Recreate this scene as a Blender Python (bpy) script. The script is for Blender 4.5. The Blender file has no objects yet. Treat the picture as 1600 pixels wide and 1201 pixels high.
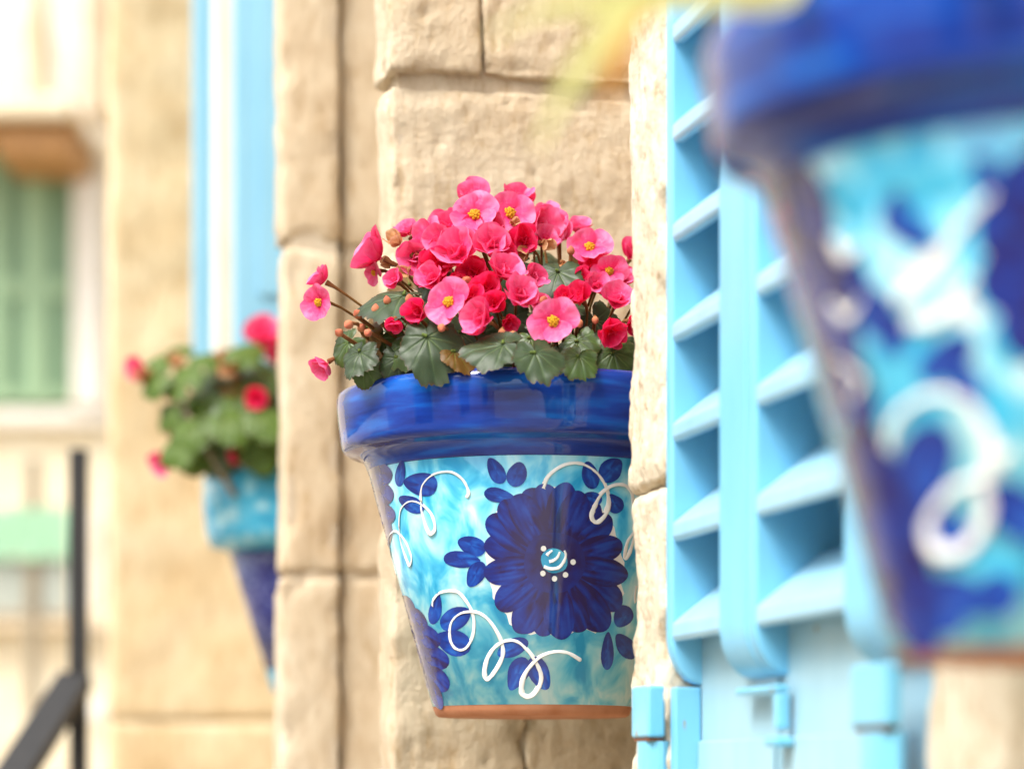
import bpy, bmesh, math, random
from mathutils import Vector, Matrix, noise
R = math.radians
random.seed(7)
S = bpy.context.scene
COL = S.collection

# ------------------------------------------------------------------ camera, sky, sun, exposure
FPX, HORIZON, CAMZ = 4200.0, 1217.0, 1.5          # focal length and horizon in photo pixels, eye height
cam = bpy.data.cameras.new('camera')
camo = bpy.data.objects.new('camera', cam); COL.objects.link(camo)
camo.location = (0, 0, CAMZ); camo.rotation_euler = (R(90), 0, 0)
cam.sensor_width = 36.0; cam.lens = FPX / 1600 * 36.0
cam.shift_y = (HORIZON - 600.5) / 1600.0
cam.clip_start = 0.05; cam.clip_end = 1000
cam.dof.use_dof = True; cam.dof.focus_distance = 1.85; cam.dof.aperture_fstop = 4.0
S.camera = camo

SUN_EL, SUN_AZ = R(54), R(-133)                   # azimuth from +Y (view direction), negative = to the left
w = bpy.data.worlds.new('World'); S.world = w; w.use_nodes = True
nt = w.node_tree; nt.nodes.clear()
sky = nt.nodes.new('ShaderNodeTexSky'); sky.sky_type = 'NISHITA'; sky.sun_disc = False
sky.sun_elevation = SUN_EL; sky.sun_rotation = SUN_AZ
sky.air_density = 1.0; sky.dust_density = 4.0; sky.ozone_density = 1.0
hs = nt.nodes.new('ShaderNodeHueSaturation'); hs.inputs['Saturation'].default_value = 0.22
bg = nt.nodes.new('ShaderNodeBackground'); bg.inputs['Strength'].default_value = 0.15
wo = nt.nodes.new('ShaderNodeOutputWorld')
nt.links.new(sky.outputs[0], hs.inputs['Color']); nt.links.new(hs.outputs[0], bg.inputs[0]); nt.links.new(bg.outputs[0], wo.inputs[0])
sl = bpy.data.lights.new('sun', 'SUN'); sl.energy = 1.5; sl.angle = R(24); sl.color = (1.0, 0.95, 0.87)
so = bpy.data.objects.new('sun', sl); COL.objects.link(so)
sd = Vector((math.sin(SUN_AZ) * math.cos(SUN_EL), math.cos(SUN_AZ) * math.cos(SUN_EL), math.sin(SUN_EL)))
so.rotation_euler = (-sd).to_track_quat('-Z', 'Y').to_euler(); so.location = sd * 20
S.view_settings.view_transform = 'Standard'; S.view_settings.look = 'None'
S.view_settings.exposure = 1.3; S.view_settings.gamma = 1.0; S.view_settings.use_curve_mapping = False

# ------------------------------------------------------------------ helpers
def P(x, y, Y):                                    # photo pixel at a depth -> world point
    return Vector(((x - 800) * Y / FPX, Y, CAMZ + (HORIZON - y) * Y / FPX))
def link(o, parent=None):
    COL.objects.link(o)
    if parent is not None: o.parent = parent
    return o
def tag(o, label=None, cat=None, group=None, kind=None):
    if label: o['label'] = label
    if cat: o['category'] = cat
    if group: o['group'] = group
    if kind: o['kind'] = kind
    return o
def empty(name, loc=(0, 0, 0), rz=0.0):
    o = bpy.data.objects.new(name, None); o.empty_display_size = .05
    o.location = loc; o.rotation_euler = (0, 0, rz); return link(o)
def mesh(name, v, f, m, parent=None, smooth=True, uv=None, attr=None):
    me = bpy.data.meshes.new(name); me.from_pydata([tuple(p) for p in v], [], f); me.update()
    if smooth: me.polygons.foreach_set('use_smooth', [True] * len(me.polygons))
    if attr is not None:
        a = me.attributes.new('tone', 'FLOAT', 'POINT'); a.data.foreach_set('value', attr)
    if m: me.materials.append(m)
    return link(bpy.data.objects.new(name, me), parent)
def copy(o, parent=None):
    c = o.copy(); return link(c, parent)
def box_vf(a, b):
    (x0, y0, z0), (x1, y1, z1) = a, b
    v = [(x0,y0,z0),(x1,y0,z0),(x1,y1,z0),(x0,y1,z0),(x0,y0,z1),(x1,y0,z1),(x1,y1,z1),(x0,y1,z1)]
    f = [(0,3,2,1),(4,5,6,7),(0,1,5,4),(1,2,6,5),(2,3,7,6),(3,0,4,7)]
    return v, f
def bbox(name, a, b, m, parent=None, bev=0.002, seg=2):
    bm = bmesh.new(); v, f = box_vf(a, b); vs = [bm.verts.new(p) for p in v]
    for q in f: bm.faces.new([vs[i] for i in q])
    if bev: bmesh.ops.bevel(bm, geom=bm.edges[:], offset=bev, segments=seg, profile=.5, affect='EDGES')
    bmesh.ops.recalc_face_normals(bm, faces=bm.faces[:])
    me = bpy.data.meshes.new(name); bm.to_mesh(me); bm.free(); me.materials.append(m)
    return link(bpy.data.objects.new(name, me), parent)
def prism(name, prof, x0, x1, m, parent=None, bev=0.0):
    # profile in (y, z), extruded along x
    n = len(prof); bm = bmesh.new()
    A = [bm.verts.new((x0, p[0], p[1])) for p in prof]; B = [bm.verts.new((x1, p[0], p[1])) for p in prof]
    bm.faces.new(A); bm.faces.new(B[::-1])
    for i in range(n): bm.faces.new((A[i], B[i], B[(i+1) % n], A[(i+1) % n]))
    bmesh.ops.recalc_face_normals(bm, faces=bm.faces[:])
    if bev: bmesh.ops.bevel(bm, geom=bm.edges[:], offset=bev, segments=2, profile=.5, affect='EDGES')
    me = bpy.data.meshes.new(name); bm.to_mesh(me); bm.free(); me.materials.append(m)
    return link(bpy.data.objects.new(name, me), parent)
def tube_vf(pts, rad, n=6, v=None, f=None, flat=None):
    v = [] if v is None else v; f = [] if f is None else f
    base = len(v); N = len(pts); up = Vector((0.13, 0.21, 1)).normalized()
    for i, p in enumerate(pts):
        t = (pts[min(i+1, N-1)] - pts[max(i-1, 0)])
        t = t.normalized() if t.length > 1e-9 else Vector((0, 0, 1))
        a = flat[i] if flat else up
        b = t.cross(a); b = b.normalized() if b.length > 1e-6 else t.orthogonal().normalized()
        a = b.cross(t).normalized(); r = rad[i] if isinstance(rad, (list, tuple)) else rad
        for k in range(n):
            q = 2 * math.pi * k / n
            v.append(p + b * (math.cos(q) * r) + a * (math.sin(q) * r * (.16 if flat else 1)))
    for i in range(N - 1):
        for k in range(n):
            f.append((base+i*n+k, base+i*n+(k+1) % n, base+(i+1)*n+(k+1) % n, base+(i+1)*n+k))
    f.append(tuple(base+k for k in range(n))[::-1]); f.append(tuple(base+(N-1)*n+k for k in range(n)))
    return v, f
def smooth_line(pts, k=6):
    out = []
    n = len(pts)
    for i in range(n - 1):
        p0, p1, p2, p3 = pts[max(i-1, 0)], pts[i], pts[i+1], pts[min(i+2, n-1)]
        for j in range(k):
            t = j / k
            out.append(tuple(.5*((2*p1[c])+(-p0[c]+p2[c])*t+(2*p0[c]-5*p1[c]+4*p2[c]-p3[c])*t*t+(-p0[c]+3*p1[c]-3*p2[c]+p3[c])*t**3) for c in range(len(p1))))
    out.append(tuple(pts[-1])); return out
def bez(a, b, c, n=8):
    return [a*(1-t)**2 + b*2*t*(1-t) + c*t*t for t in [i/(n-1) for i in range(n)]]
def lathe(name, prof, m, parent=None, n=96, closed=False):
    v, f = [], []
    for r, z in prof:
        for k in range(n):
            a = 2*math.pi*k/n; v.append((r*math.cos(a), r*math.sin(a), z))
    L = len(prof)
    for i in range(L - 1):
        for k in range(n):
            f.append((i*n+k, i*n+(k+1) % n, (i+1)*n+(k+1) % n, (i+1)*n+k))
    return mesh(name, v, f, m, parent)

def rough_block(name, a, b, m, parent, res=.006, rad=.008, amp=.003, freq=18., seed=0, chisel=0., fine=0., chip=.008):
    """dressed stone: a box with worn rounded arrises and an uneven tooled face"""
    a, b = Vector(a), Vector(b); vid = {}; V = []; F = []
    inner_a = a + Vector((rad,)*3); inner_b = b - Vector((rad,)*3)
    dims = b - a; n = [max(2, min(150, int(d / res))) for d in dims]
    off = Vector((seed*3.7, seed*1.9, seed*5.3))
    def vert(i, j, k):
        key = (i, j, k)
        if key in vid: return vid[key]
        p = Vector((a.x + dims.x*i/n[0], a.y + dims.y*j/n[1], a.z + dims.z*k/n[2]))
        q = Vector((min(max(p.x, inner_a.x), inner_b.x), min(max(p.y, inner_a.y), inner_b.y), min(max(p.z, inner_a.z), inner_b.z)))
        d = (p - q); d = d.normalized() if d.length > 1e-9 else Vector((0, 0, 1))
        e = p * freq + off
        h = noise.fractal(e, 1.0, 2.1, 4) * amp
        edge = sum(1 for c_ in range(3) if min(p[c_]-a[c_], b[c_]-p[c_]) < .013)
        if edge >= 2: h -= max(0, noise.noise(p*34 + off) + .15) * chip
        if chisel: h += noise.noise(Vector((p.x*130, p.y*130, p.z*14)) + off) * chisel
        if fine:
            h += noise.noise(p*260 + off) * fine
            pit = noise.noise(Vector((p.x*150, p.y*150, p.z*90)) + off*2)
            if pit > .3: h -= (pit-.3) * fine * 7
        V.append(q + d * (rad + h)); vid[key] = len(V)-1; return vid[key]
    for ax in range(3):
        u, w_ = [(1, 2), (2, 0), (0, 1)][ax]
        for side in (0, n[ax]):
            for i in range(n[u]):
                for j in range(n[w_]):
                    def g(ii, jj):
                        c = [0, 0, 0]; c[ax] = side; c[u] = ii; c[w_] = jj; return vert(*c)
                    q = (g(i, j), g(i+1, j), g(i+1, j+1), g(i, j+1))
                    F.append(q if side else q[::-1])
    return mesh(name, V, F, m, parent)

# ------------------------------------------------------------------ materials
def mat(name):
    m = bpy.data.materials.new(name); m.use_nodes = True
    t = m.node_tree; b = t.nodes['Principled BSDF']; return m, t, b
def N(t, kind, **kw):
    n = t.nodes.new(kind)
    for k, v in kw.items():
        if k.startswith('i_'):
            n.inputs[k[2:].replace('_', ' ')].default_value = v
        else: setattr(n, k, v)
    return n
def ramp(t, stops):
    r = t.nodes.new('ShaderNodeValToRGB'); e = r.color_ramp.elements
    while len(e) < len(stops): e.new(.5)
    for el, (p, c) in zip(e, stops): el.position = p; el.color = (*c, 1) if len(c) == 3 else c
    return r
def coords(t, scale=(1, 1, 1), rnd=False):
    tc = N(t, 'ShaderNodeTexCoord'); mp = N(t, 'ShaderNodeMapping'); mp.inputs['Scale'].default_value = scale
    t.links.new(tc.outputs['Object'], mp.inputs['Vector'])
    if rnd:
        oi = N(t, 'ShaderNodeObjectInfo'); mu = N(t, 'ShaderNodeMath', operation='MULTIPLY'); mu.inputs[1].default_value = 40
        t.links.new(oi.outputs['Random'], mu.inputs[0]); cb = N(t, 'ShaderNodeCombineXYZ')
        t.links.new(mu.outputs[0], cb.inputs[0]); t.links.new(cb.outputs[0], mp.inputs['Location'])
    return mp.outputs[0]
def mix(t, a, b, fac, mode='MIX'):
    n = N(t, 'ShaderNodeMix', data_type='RGBA', blend_type=mode)
    for sock, val in ((n.inputs[0], fac), (n.inputs[6], a), (n.inputs[7], b)):
        if hasattr(val, 'is_output') or isinstance(val, bpy.types.NodeSocket): t.links.new(val, sock)
        elif isinstance(val, (int, float)): sock.default_value = val
        else: sock.default_value = (*val, 1)
    return n.outputs[2]
def bump(t, b, h, strength, dist=.002):
    n = N(t, 'ShaderNodeBump'); n.inputs['Strength'].default_value = strength; n.inputs['Distance'].default_value = dist
    t.links.new(h, n.inputs['Height']); t.links.new(n.outputs[0], b.inputs['Normal']); return n

def stone_mat(name, c1, c2, c3, pits=True):
    m, t, b = mat(name); v = coords(t, (1, 1, 1), True)
    n1 = N(t, 'ShaderNodeTexNoise', i_Scale=9., i_Detail=7., i_Roughness=.62); t.links.new(v, n1.inputs['Vector'])
    r1 = ramp(t, [(.28, c2), (.5, c1), (.74, c3)]); t.links.new(n1.outputs['Fac'], r1.inputs[0])
    v2 = coords(t, (1, 1, .35), True)
    n2 = N(t, 'ShaderNodeTexNoise', i_Scale=80., i_Detail=7., i_Roughness=.75); t.links.new(v2, n2.inputs['Vector'])
    r2 = ramp(t, [(.34, (.72, .62, .48)), (.47, (.93, .90, .86)), (.6, (1.04, 1.04, 1.02))]); t.links.new(n2.outputs['Fac'], r2.inputs[0])
    c = mix(t, r1.outputs[0], r2.outputs[0], .8, 'MULTIPLY')
    n3 = N(t, 'ShaderNodeTexNoise', i_Scale=230., i_Detail=3., i_Roughness=.6); t.links.new(v, n3.inputs['Vector'])
    if pits:
        vv = coords(t, (1, 1, .6), True)
        vo = N(t, 'ShaderNodeTexNoise', i_Scale=150., i_Detail=2.5, i_Roughness=.55); t.links.new(vv, vo.inputs['Vector'])
        r3 = ramp(t, [(.60, (1, 1, 1)), (.68, (.55, .38, .20))]); t.links.new(vo.outputs['Fac'], r3.inputs[0])
        c = mix(t, c, r3.outputs[0], .6, 'MULTIPLY')
    oi = N(t, 'ShaderNodeObjectInfo'); rr = ramp(t, [(0, (.93, .91, .89)), (1, (1.0, 1.0, 1.0))]); t.links.new(oi.outputs['Random'], rr.inputs[0])
    c = mix(t, c, rr.outputs[0], 1., 'MULTIPLY')
    t.links.new(c, b.inputs['Base Color']); b.inputs['Roughness'].default_value = .92
    b.inputs['Specular IOR Level'].default_value = .2
    ad = N(t, 'ShaderNodeMath', operation='MULTIPLY_ADD'); ad.inputs[1].default_value = .5
    t.links.new(n3.outputs['Fac'], ad.inputs[0]); t.links.new(n2.outputs['Fac'], ad.inputs[2])
    bump(t, b, ad.outputs[0], .9, .003)
    return m
M = {}
M['stone'] = stone_mat('limestone', (.63, .53, .39), (.56, .44, .30), (.69, .61, .48), False)
M['stone_pale'] = stone_mat('pale_limestone', (.74, .67, .54), (.67, .58, .44), (.79, .74, .64))
M['mortar'] = stone_mat('lime_mortar', (.58, .50, .39), (.52, .43, .32), (.64, .57, .46), False)
M['render'] = stone_mat('cream_render', (.78, .70, .53), (.72, .61, .43), (.81, .76, .62), False)
M['ochre'] = stone_mat('ochre_limestone', (.74, .61, .40), (.68, .52, .31), (.78, .68, .49), False)
M['white_wall'] = stone_mat('whitewash', (.80, .78, .73), (.74, .70, .62), (.82, .81, .78), False)

def paint_mat(name, col, dark, rough=.35, wear=.72):
    m, t, b = mat(name); v = coords(t, (1, 1, .25), True)
    n = N(t, 'ShaderNodeTexNoise', i_Scale=40., i_Detail=5.); t.links.new(v, n.inputs['Vector'])
    r = ramp(t, [(.3, dark), (.6, col)]); t.links.new(n.outputs['Fac'], r.inputs[0]); c = r.outputs[0]
    if wear:
        n2 = N(t, 'ShaderNodeTexNoise', i_Scale=75., i_Detail=4.); t.links.new(coords(t, (1, 1, .6), True), n2.inputs['Vector'])
        r2 = ramp(t, [(wear, (0, 0, 0)), (wear+.05, (1, 1, 1))]); t.links.new(n2.outputs['Fac'], r2.inputs[0])
        c = mix(t, c, (.33, .26, .14), r2.outputs[0])
    t.links.new(c, b.inputs['Base Color']); b.inputs['Roughness'].default_value = rough
    bump(t, b, n.outputs['Fac'], .25, .001); return m
M['blue_paint'] = paint_mat('light_blue_paint', (.19, .53, .77), (.16, .49, .74), .35, .74)
M['panel_paint'] = paint_mat('faded_blue_paint', (.33, .55, .65), (.29, .51, .62), .45, .72)
M['deep_paint'] = paint_mat('gap_shade_blue_paint', (.02, .33, .55), (.015, .29, .50), .5, False)  # deeper blue: the shade in the gaps behind the slats, put into the colour
M['open_paint'] = paint_mat('sky_blue_paint', (.25, .52, .70), (.22, .49, .68), .45, False)
M['slat_paint'] = paint_mat('top_lit_blue_paint', (.32, .58, .75), (.28, .54, .72), .3, .76)  # paler than the stiles: light from above on the slats is painted in
M['hinge_paint'] = paint_mat('hinge_blue_paint', (.20, .54, .74), (.14, .48, .70), .3, .66)
M['green_paint'] = paint_mat('green_paint', (.26, .38, .22), (.21, .33, .19), .5, False)
M['green_dark'] = paint_mat('dark_green_paint', (.16, .27, .155), (.13, .24, .14), .5, False)
M['iron'] = paint_mat('black_iron', (.010, .010, .011), (.016, .015, .015), .6, False)
M['wood'] = paint_mat('brown_timber', (.40, .20, .06), (.22, .10, .03), .6, False)
M['rust'] = paint_mat('rust', (.16, .06, .025), (.10, .04, .02), .8, False)
M['cream_paint'] = paint_mat('cream_paint', (.78, .74, .62), (.72, .67, .54), .5, False)
M['grey_mesh'] = paint_mat('grey_mesh', (.36, .38, .33), (.30, .33, .29), .7, False)
M['tan_post'] = paint_mat('tan_post', (.26, .21, .14), (.22, .18, .12), .6, False)
M['green_cloth'] = paint_mat('green_cloth', (.34, .56, .38), (.29, .50, .33), .9, False)

def glaze(name, stops, scale=(1, 1, 1), sc=30., rough=.07, detail=4., dist=0., bumpy=.06):
    m, t, b = mat(name); v = coords(t, scale)
    n = N(t, 'ShaderNodeTexNoise', i_Scale=sc, i_Detail=detail, i_Distortion=dist); t.links.new(v, n.inputs['Vector'])
    r = ramp(t, stops); t.links.new(n.outputs['Fac'], r.inputs[0]); t.links.new(r.outputs[0], b.inputs['Base Color'])
    b.inputs['Roughness'].default_value = rough; b.inputs['IOR'].default_value = 1.45
    b.inputs['Coat Weight'].default_value = .05; b.inputs['Coat Roughness'].default_value = .03
    n2 = N(t, 'ShaderNodeTexNoise', i_Scale=60., i_Detail=2.); t.links.new(coords(t), n2.inputs['Vector'])
    bump(t, b, n2.outputs['Fac'], bumpy, .002); return m
M['navy'] = glaze('navy_glaze', [(.32, (.008, .020, .17)), (.52, (.010, .048, .31)), (.68, (.010, .11, .48))], (1, 1, 7.), 14., .05, 5., .3, .03)
M['sky_glaze'] = glaze('sky_blue_glaze', [(.35, (.02, .31, .58)), (.44, (.07, .45, .69)), (.52, (.20, .60, .75)), (.60, (.36, .69, .78)), (.68, (.56, .78, .82))], (1, 1, .7), 44., .06, 3.5, .5, .03)
M['cyan_glaze'] = glaze('cyan_glaze', [(.35, (.02, .30, .56)), (.6, (.10, .48, .68))], (1, 1, 1), 40.)
M['wash'] = glaze('cyan_wash', [(.35, (.02, .36, .62)), (.6, (.10, .50, .71))], (1, 1, 1), 60.)
M['white_glaze'] = glaze('white_glaze', [(.3, (.78, .78, .75)), (.7, (.84, .84, .82))], (1, 1, 1), 40., .15)
M['turq_glaze'] = glaze('turquoise_glaze', [(.3, (.03, .30, .52)), (.5, (.07, .42, .64)), (.62, (.30, .62, .74)), (.7, (.6, .78, .8))], (1, 1, 1.5), 32., .07, 3.)
M['violet_glaze'] = glaze('violet_blue_glaze', [(.3, (.015, .02, .12)), (.5, (.035, .04, .19)), (.62, (.10, .12, .30)), (.72, (.3, .32, .42))], (1, 1, 1), 75., .12, 3., 1.5)
def petal_glaze(name, a, b_, c_):
    m, t, b = mat(name)
    at = N(t, 'ShaderNodeAttribute', attribute_name='tone')
    n = N(t, 'ShaderNodeTexNoise', i_Scale=70., i_Detail=4., i_Distortion=.8); t.links.new(coords(t), n.inputs['Vector'])
    ad = N(t, 'ShaderNodeMath', operation='MULTIPLY_ADD'); ad.inputs[1].default_value = .8; ad.inputs[2].default_value = -.40
    t.links.new(n.outputs['Fac'], ad.inputs[0])
    a2 = N(t, 'ShaderNodeMath', operation='ADD'); t.links.new(ad.outputs[0], a2.inputs[0]); t.links.new(at.outputs['Fac'], a2.inputs[1])
    r = ramp(t, [(.15, a), (.5, b_), (.9, c_)]); t.links.new(a2.outputs[0], r.inputs[0])
    t.links.new(r.outputs[0], b.inputs['Base Color']); b.inputs['Roughness'].default_value = .08
    b.inputs['Coat Weight'].default_value = .3; b.inputs['Coat Roughness'].default_value = .03
    return m
M['petal_navy'] = petal_glaze('painted_navy', (.020, .012, .085), (.013, .026, .22), (.014, .055, .34))
M['petal_blue'] = petal_glaze('painted_cobalt', (.010, .03, .22), (.010, .065, .38), (.02, .15, .52))
m, t, b = mat('terracotta'); n = N(t, 'ShaderNodeTexNoise', i_Scale=45., i_Detail=5.); t.links.new(coords(t), n.inputs['Vector'])
r = ramp(t, [(.35, (.40, .15, .065)), (.65, (.52, .23, .12))]); t.links.new(n.outputs['Fac'], r.inputs[0]); t.links.new(r.outputs[0], b.inputs['Base Color'])
b.inputs['Roughness'].default_value = .85; M['terracotta'] = m
m, t, b = mat('potting_soil'); n = N(t, 'ShaderNodeTexNoise', i_Scale=120., i_Detail=5.); t.links.new(coords(t), n.inputs['Vector'])
r = ramp(t, [(.35, (.012, .008, .005)), (.65, (.05, .032, .02))]); t.links.new(n.outputs['Fac'], r.inputs[0]); t.links.new(r.outputs[0], b.inputs['Base Color'])
b.inputs['Roughness'].default_value = .95; bump(t, b, n.outputs['Fac'], 1., .004); M['soil'] = m

def thin_mat(name, stops, trans=.4, rough=.4, attr=True, sc=60., gl=.03, tint=None):
    m = bpy.data.materials.new(name); m.use_nodes = True; t = m.node_tree; t.nodes.clear()
    o = N(t, 'ShaderNodeOutputMaterial'); r = ramp(t, stops)
    at = N(t, 'ShaderNodeAttribute', attribute_name='tone')
    n = N(t, 'ShaderNodeTexNoise', i_Scale=sc, i_Detail=3.); t.links.new(coords(t, (1, 1, 1), True), n.inputs['Vector'])
    ad = N(t, 'ShaderNodeMath', operation='MULTIPLY_ADD'); ad.inputs[1].default_value = .35; ad.inputs[2].default_value = -.17
    t.links.new(n.outputs['Fac'], ad.inputs[0])
    a2 = N(t, 'ShaderNodeMath', operation='ADD'); t.links.new(ad.outputs[0], a2.inputs[0]); t.links.new(at.outputs['Fac'], a2.inputs[1])
    t.links.new(a2.outputs[0], r.inputs[0])
    pr = N(t, 'ShaderNodeBsdfPrincipled'); pr.inputs['Roughness'].default_value = rough; pr.inputs['Specular IOR Level'].default_value = gl
    tr = N(t, 'ShaderNodeBsdfTranslucent'); mx = N(t, 'ShaderNodeMixShader'); mx.inputs[0].default_value = trans
    t.links.new(r.outputs[0], pr.inputs['Base Color'])
    if tint: t.links.new(mix(t, r.outputs[0], tint, .6), tr.inputs['Color'])
    else: t.links.new(r.outputs[0], tr.inputs['Color'])
    t.links.new(pr.outputs[0], mx.inputs[1]); t.links.new(tr.outputs[0], mx.inputs[2]); t.links.new(mx.outputs[0], o.inputs[0])
    return m
M['petal'] = thin_mat('pink_petal', [(.0, (.78, .014, .13)), (.40, (.84, .075, .26)), (.85, (.86, .22, .43))], .32, .45, gl=.25, tint=(.95, .01, .10))
M['petal_red'] = thin_mat('crimson_petal', [(.0, (.70, .005, .05)), (.5, (.80, .016, .12)), (.95, (.85, .10, .27))], .4, .45, gl=.25, tint=(.95, .01, .08))
M['petal_dry'] = thin_mat('withered_petal', [(.0, (.36, .12, .04)), (.5, (.58, .30, .14)), (.95, (.70, .48, .30))], .35, .7)
M['leaf'] = thin_mat('begonia_leaf', [(.0, (.075, .040, .016)), (.16, (.030, .046, .020)), (.5, (.046, .078, .032)), (.9, (.15, .20, .08))], .18, .45, gl=.35)
M['leaf_mid'] = thin_mat('fresh_leaf', [(.0, (.11, .06, .02)), (.16, (.05, .085, .02)), (.5, (.07, .13, .03)), (.9, (.2, .27, .08))], .25, .38, gl=.5)
M['leaf_light'] = thin_mat('light_green_leaf', [(.0, (.14, .10, .02)), (.16, (.07, .12, .02)), (.5, (.11, .19, .03)), (.9, (.28, .32, .08))], .35, .45, gl=.3)
M['leaf_bronze'] = thin_mat('bronze_leaf', [(.0, (.16, .065, .014)), (.5, (.17, .10, .02)), (.9, (.22, .30, .04))], .35, .45, gl=.3)
M['leaf_yellow'] = thin_mat('yellow_leaf', [(.0, (.66, .62, .22)), (.5, (.74, .74, .32)), (.95, (.70, .78, .38))], .5, .5, gl=.3)
M['leaf_orange'] = thin_mat('withered_orange_leaf', [(.0, (.50, .20, .05)), (.6, (.66, .33, .09)), (.95, (.60, .45, .08))], .5, .6)
M['stem'] = thin_mat('stem', [(.0, (.26, .06, .04)), (.5, (.20, .12, .035)), (.95, (.10, .14, .035))], .05, .5)
M['bud'] = thin_mat('peach_bud', [(.0, (.55, .10, .08)), (.5, (.56, .20, .11)), (.95, (.48, .30, .11))], .15, .5)
m, t, b = mat('yellow_stamens'); b.inputs['Base Color'].default_value = (.84, .42, .004, 1); b.inputs['Roughness'].default_value = .6
n = N(t, 'ShaderNodeTexNoise', i_Scale=400.); t.links.new(coords(t), n.inputs['Vector']); bump(t, b, n.outputs['Fac'], .6, .002); M['stamen'] = m
m, t, b = mat('paving'); n = N(t, 'ShaderNodeTexNoise', i_Scale=3., i_Detail=6.); t.links.new(coords(t), n.inputs['Vector'])
r = ramp(t, [(.35, (.34, .29, .22)), (.65, (.46, .41, .33))]); t.links.new(n.outputs['Fac'], r.inputs[0]); t.links.new(r.outputs[0], b.inputs['Base Color']); b.inputs['Roughness'].default_value = .9
M['paving'] = m

# ------------------------------------------------------------------ the setting
tag(mesh('ground', [(-300, -300, 0), (300, -300, 0), (300, 300, 0), (-300, 300, 0)], [(0, 1, 2, 3)], M['paving'], smooth=False), kind='structure')
tag(bbox('terrace', (-7, 3.31, .004), (-.52, 9.95, 1.0), M['paving'], bev=.01), kind='structure')
v, f = [], []
for i in range(4):
    a_, b_ = box_vf((-7, 2.1+.3*i, .004), (-.52, 2.1+.3*(i+1)-.002, .2*(i+1)))
    f += [tuple(k+len(v) for k in q) for q in b_]; v += a_
tag(mesh('steps', v, f, M['paving'], smooth=False), kind='structure')

# the house the pots hang on, in its own frame: x runs along the wall away from the camera, y out of the wall
WT = Vector((-.2316, .9728, 0)).normalized(); WO = Vector((.49375, 0, 0))
WANG = math.atan2(WT.y, WT.x); WN = Vector((-WT.y, WT.x, 0)) * 1.0
house = empty('stone_house', WO, WANG)
tag(house, 'cream limestone house front with rough corner stones and light blue shutters', 'house')
def zpx(y, Y): return CAMZ + (HORIZON - y) * Y / FPX
MAIN = -.130
bbox('wall', (-1.6, -.55, .004), (5.2, MAIN, 5.2), M['mortar'], house, bev=0)
# near and far jambs of the closed window, block on block
def stack(u0, u1, o1, zs, m, seeds, gap=.004, **kw):
    for i, (z0, z1) in enumerate(zip(zs[:-1], zs[1:])):
        du = kw.pop('du', None) if False else 0
        rough_block('stone_block', (u0, MAIN-.02, z0+gap), (u1, o1, z1-gap), m, house, seed=seeds+i, **kw)
zj = zpx(768, 1.72)
rough_block('stone_block', (1.7215, MAIN-.02, zj+.001), (1.803, .001, zj+.50), M['stone_pale'], house, res=.0026, rad=.006, amp=.0024, freq=26, seed=3, fine=.0007, chip=.010)
rough_block('stone_block', (1.7215, MAIN-.02, zj-.36), (1.796, .001, zj-.001), M['stone_pale'], house, res=.0026, rad=.006, amp=.0024, freq=26, seed=8, fine=.0007, chip=.010)
stack(1.7215, 1.80, .0, [.02, .5, .95, zj-.362], M['stone_pale'], 20, res=.02, rad=.01, amp=.004)
stack(1.7215, 1.80, .0, [zj+.502, 2.62, 3.1], M['stone_pale'], 26, res=.02, rad=.01, amp=.004)
stack(1.211, 1.3055, .0, [.02, .5, .93, 1.33, 1.72, 2.2, 2.62, 3.1], M['stone_pale'], 30, res=.009, rad=.012, amp=.004, freq=22)
rough_block('lintel', (1.22, MAIN-.02, 2.40), (1.80, -.004, 2.63), M['stone_pale'], house, res=.02, rad=.01, amp=.004, seed=41)
rough_block('window_sill', (1.29, MAIN-.02, .92), (1.735, .02, 1.02), M['stone_pale'], house, res=.02, rad=.01, amp=.003, seed=42)
# pilaster behind the middle pot: its near side faces the camera
def od(x, u):                                       # out-offset of the pixel column x on the cross plane at u
    # world X/Y = (x-800)/FPX ; X = WO.x + u*WT.x + o*WN.x ; Y = u*WT.y + o*WN.y
    k = (x - 800) / FPX
    return (k*u*WT.y - WO.x - u*WT.x) / (WN.x - k*WN.y)
UB = 2.166; OB = od(589, UB+.05); Yb = 2.09
zb = [.02, .45, .88, 1.30, zpx(800, Yb)-.0, zpx(123, Yb), zpx(123, Yb)+.34, 2.9]
ob1 = od(822, UB); ob2 = od(752, UB); g = .003
kw = dict(res=.0045, rad=.0035, amp=.0026, freq=20, chisel=.0010, fine=.0009, chip=.006)
rough_block('stone_block', (UB, MAIN-.02, 1.30+g), (UB+.06, ob1-.0002, zb[4]-.0003), M['stone'], house, seed=51, **kw)
rough_block('stone_block', (UB-.005, ob1+.0002, 1.30+g), (UB+.062, OB-.002, zb[4]-.0003), M['stone'], house, seed=52, **kw)
rough_block('stone_block', (UB, MAIN-.02, zb[4]+.0003), (UB+.06, OB-.002, zb[5]-.005), M['stone'], house, seed=53, **kw)
rough_block('stone_block', (UB-.005, MAIN-.02, zb[5]+.004), (UB+.06, ob2-.0002, zb[6]), M['stone'], house, seed=54, **kw)
rough_block('stone_block', (UB-.007, ob2+.0002, zb[5]+.004), (UB+.061, OB+.001, zb[6]), M['stone'], house, seed=55, **kw)
bbox('mortar_bed', (UB+.0035, MAIN-.01, 1.25), (UB+.055, OB-.008, zb[6]-.01), M['mortar'], house, bev=0)
stack(UB, UB+.06, OB, zb[:4], M['stone'], 60, res=.02, rad=.009, amp=.004)
stack(UB, UB+.06, OB, [zb[6], 2.9, 3.3], M['stone'], 66, res=.02, rad=.009, amp=.004)
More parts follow.
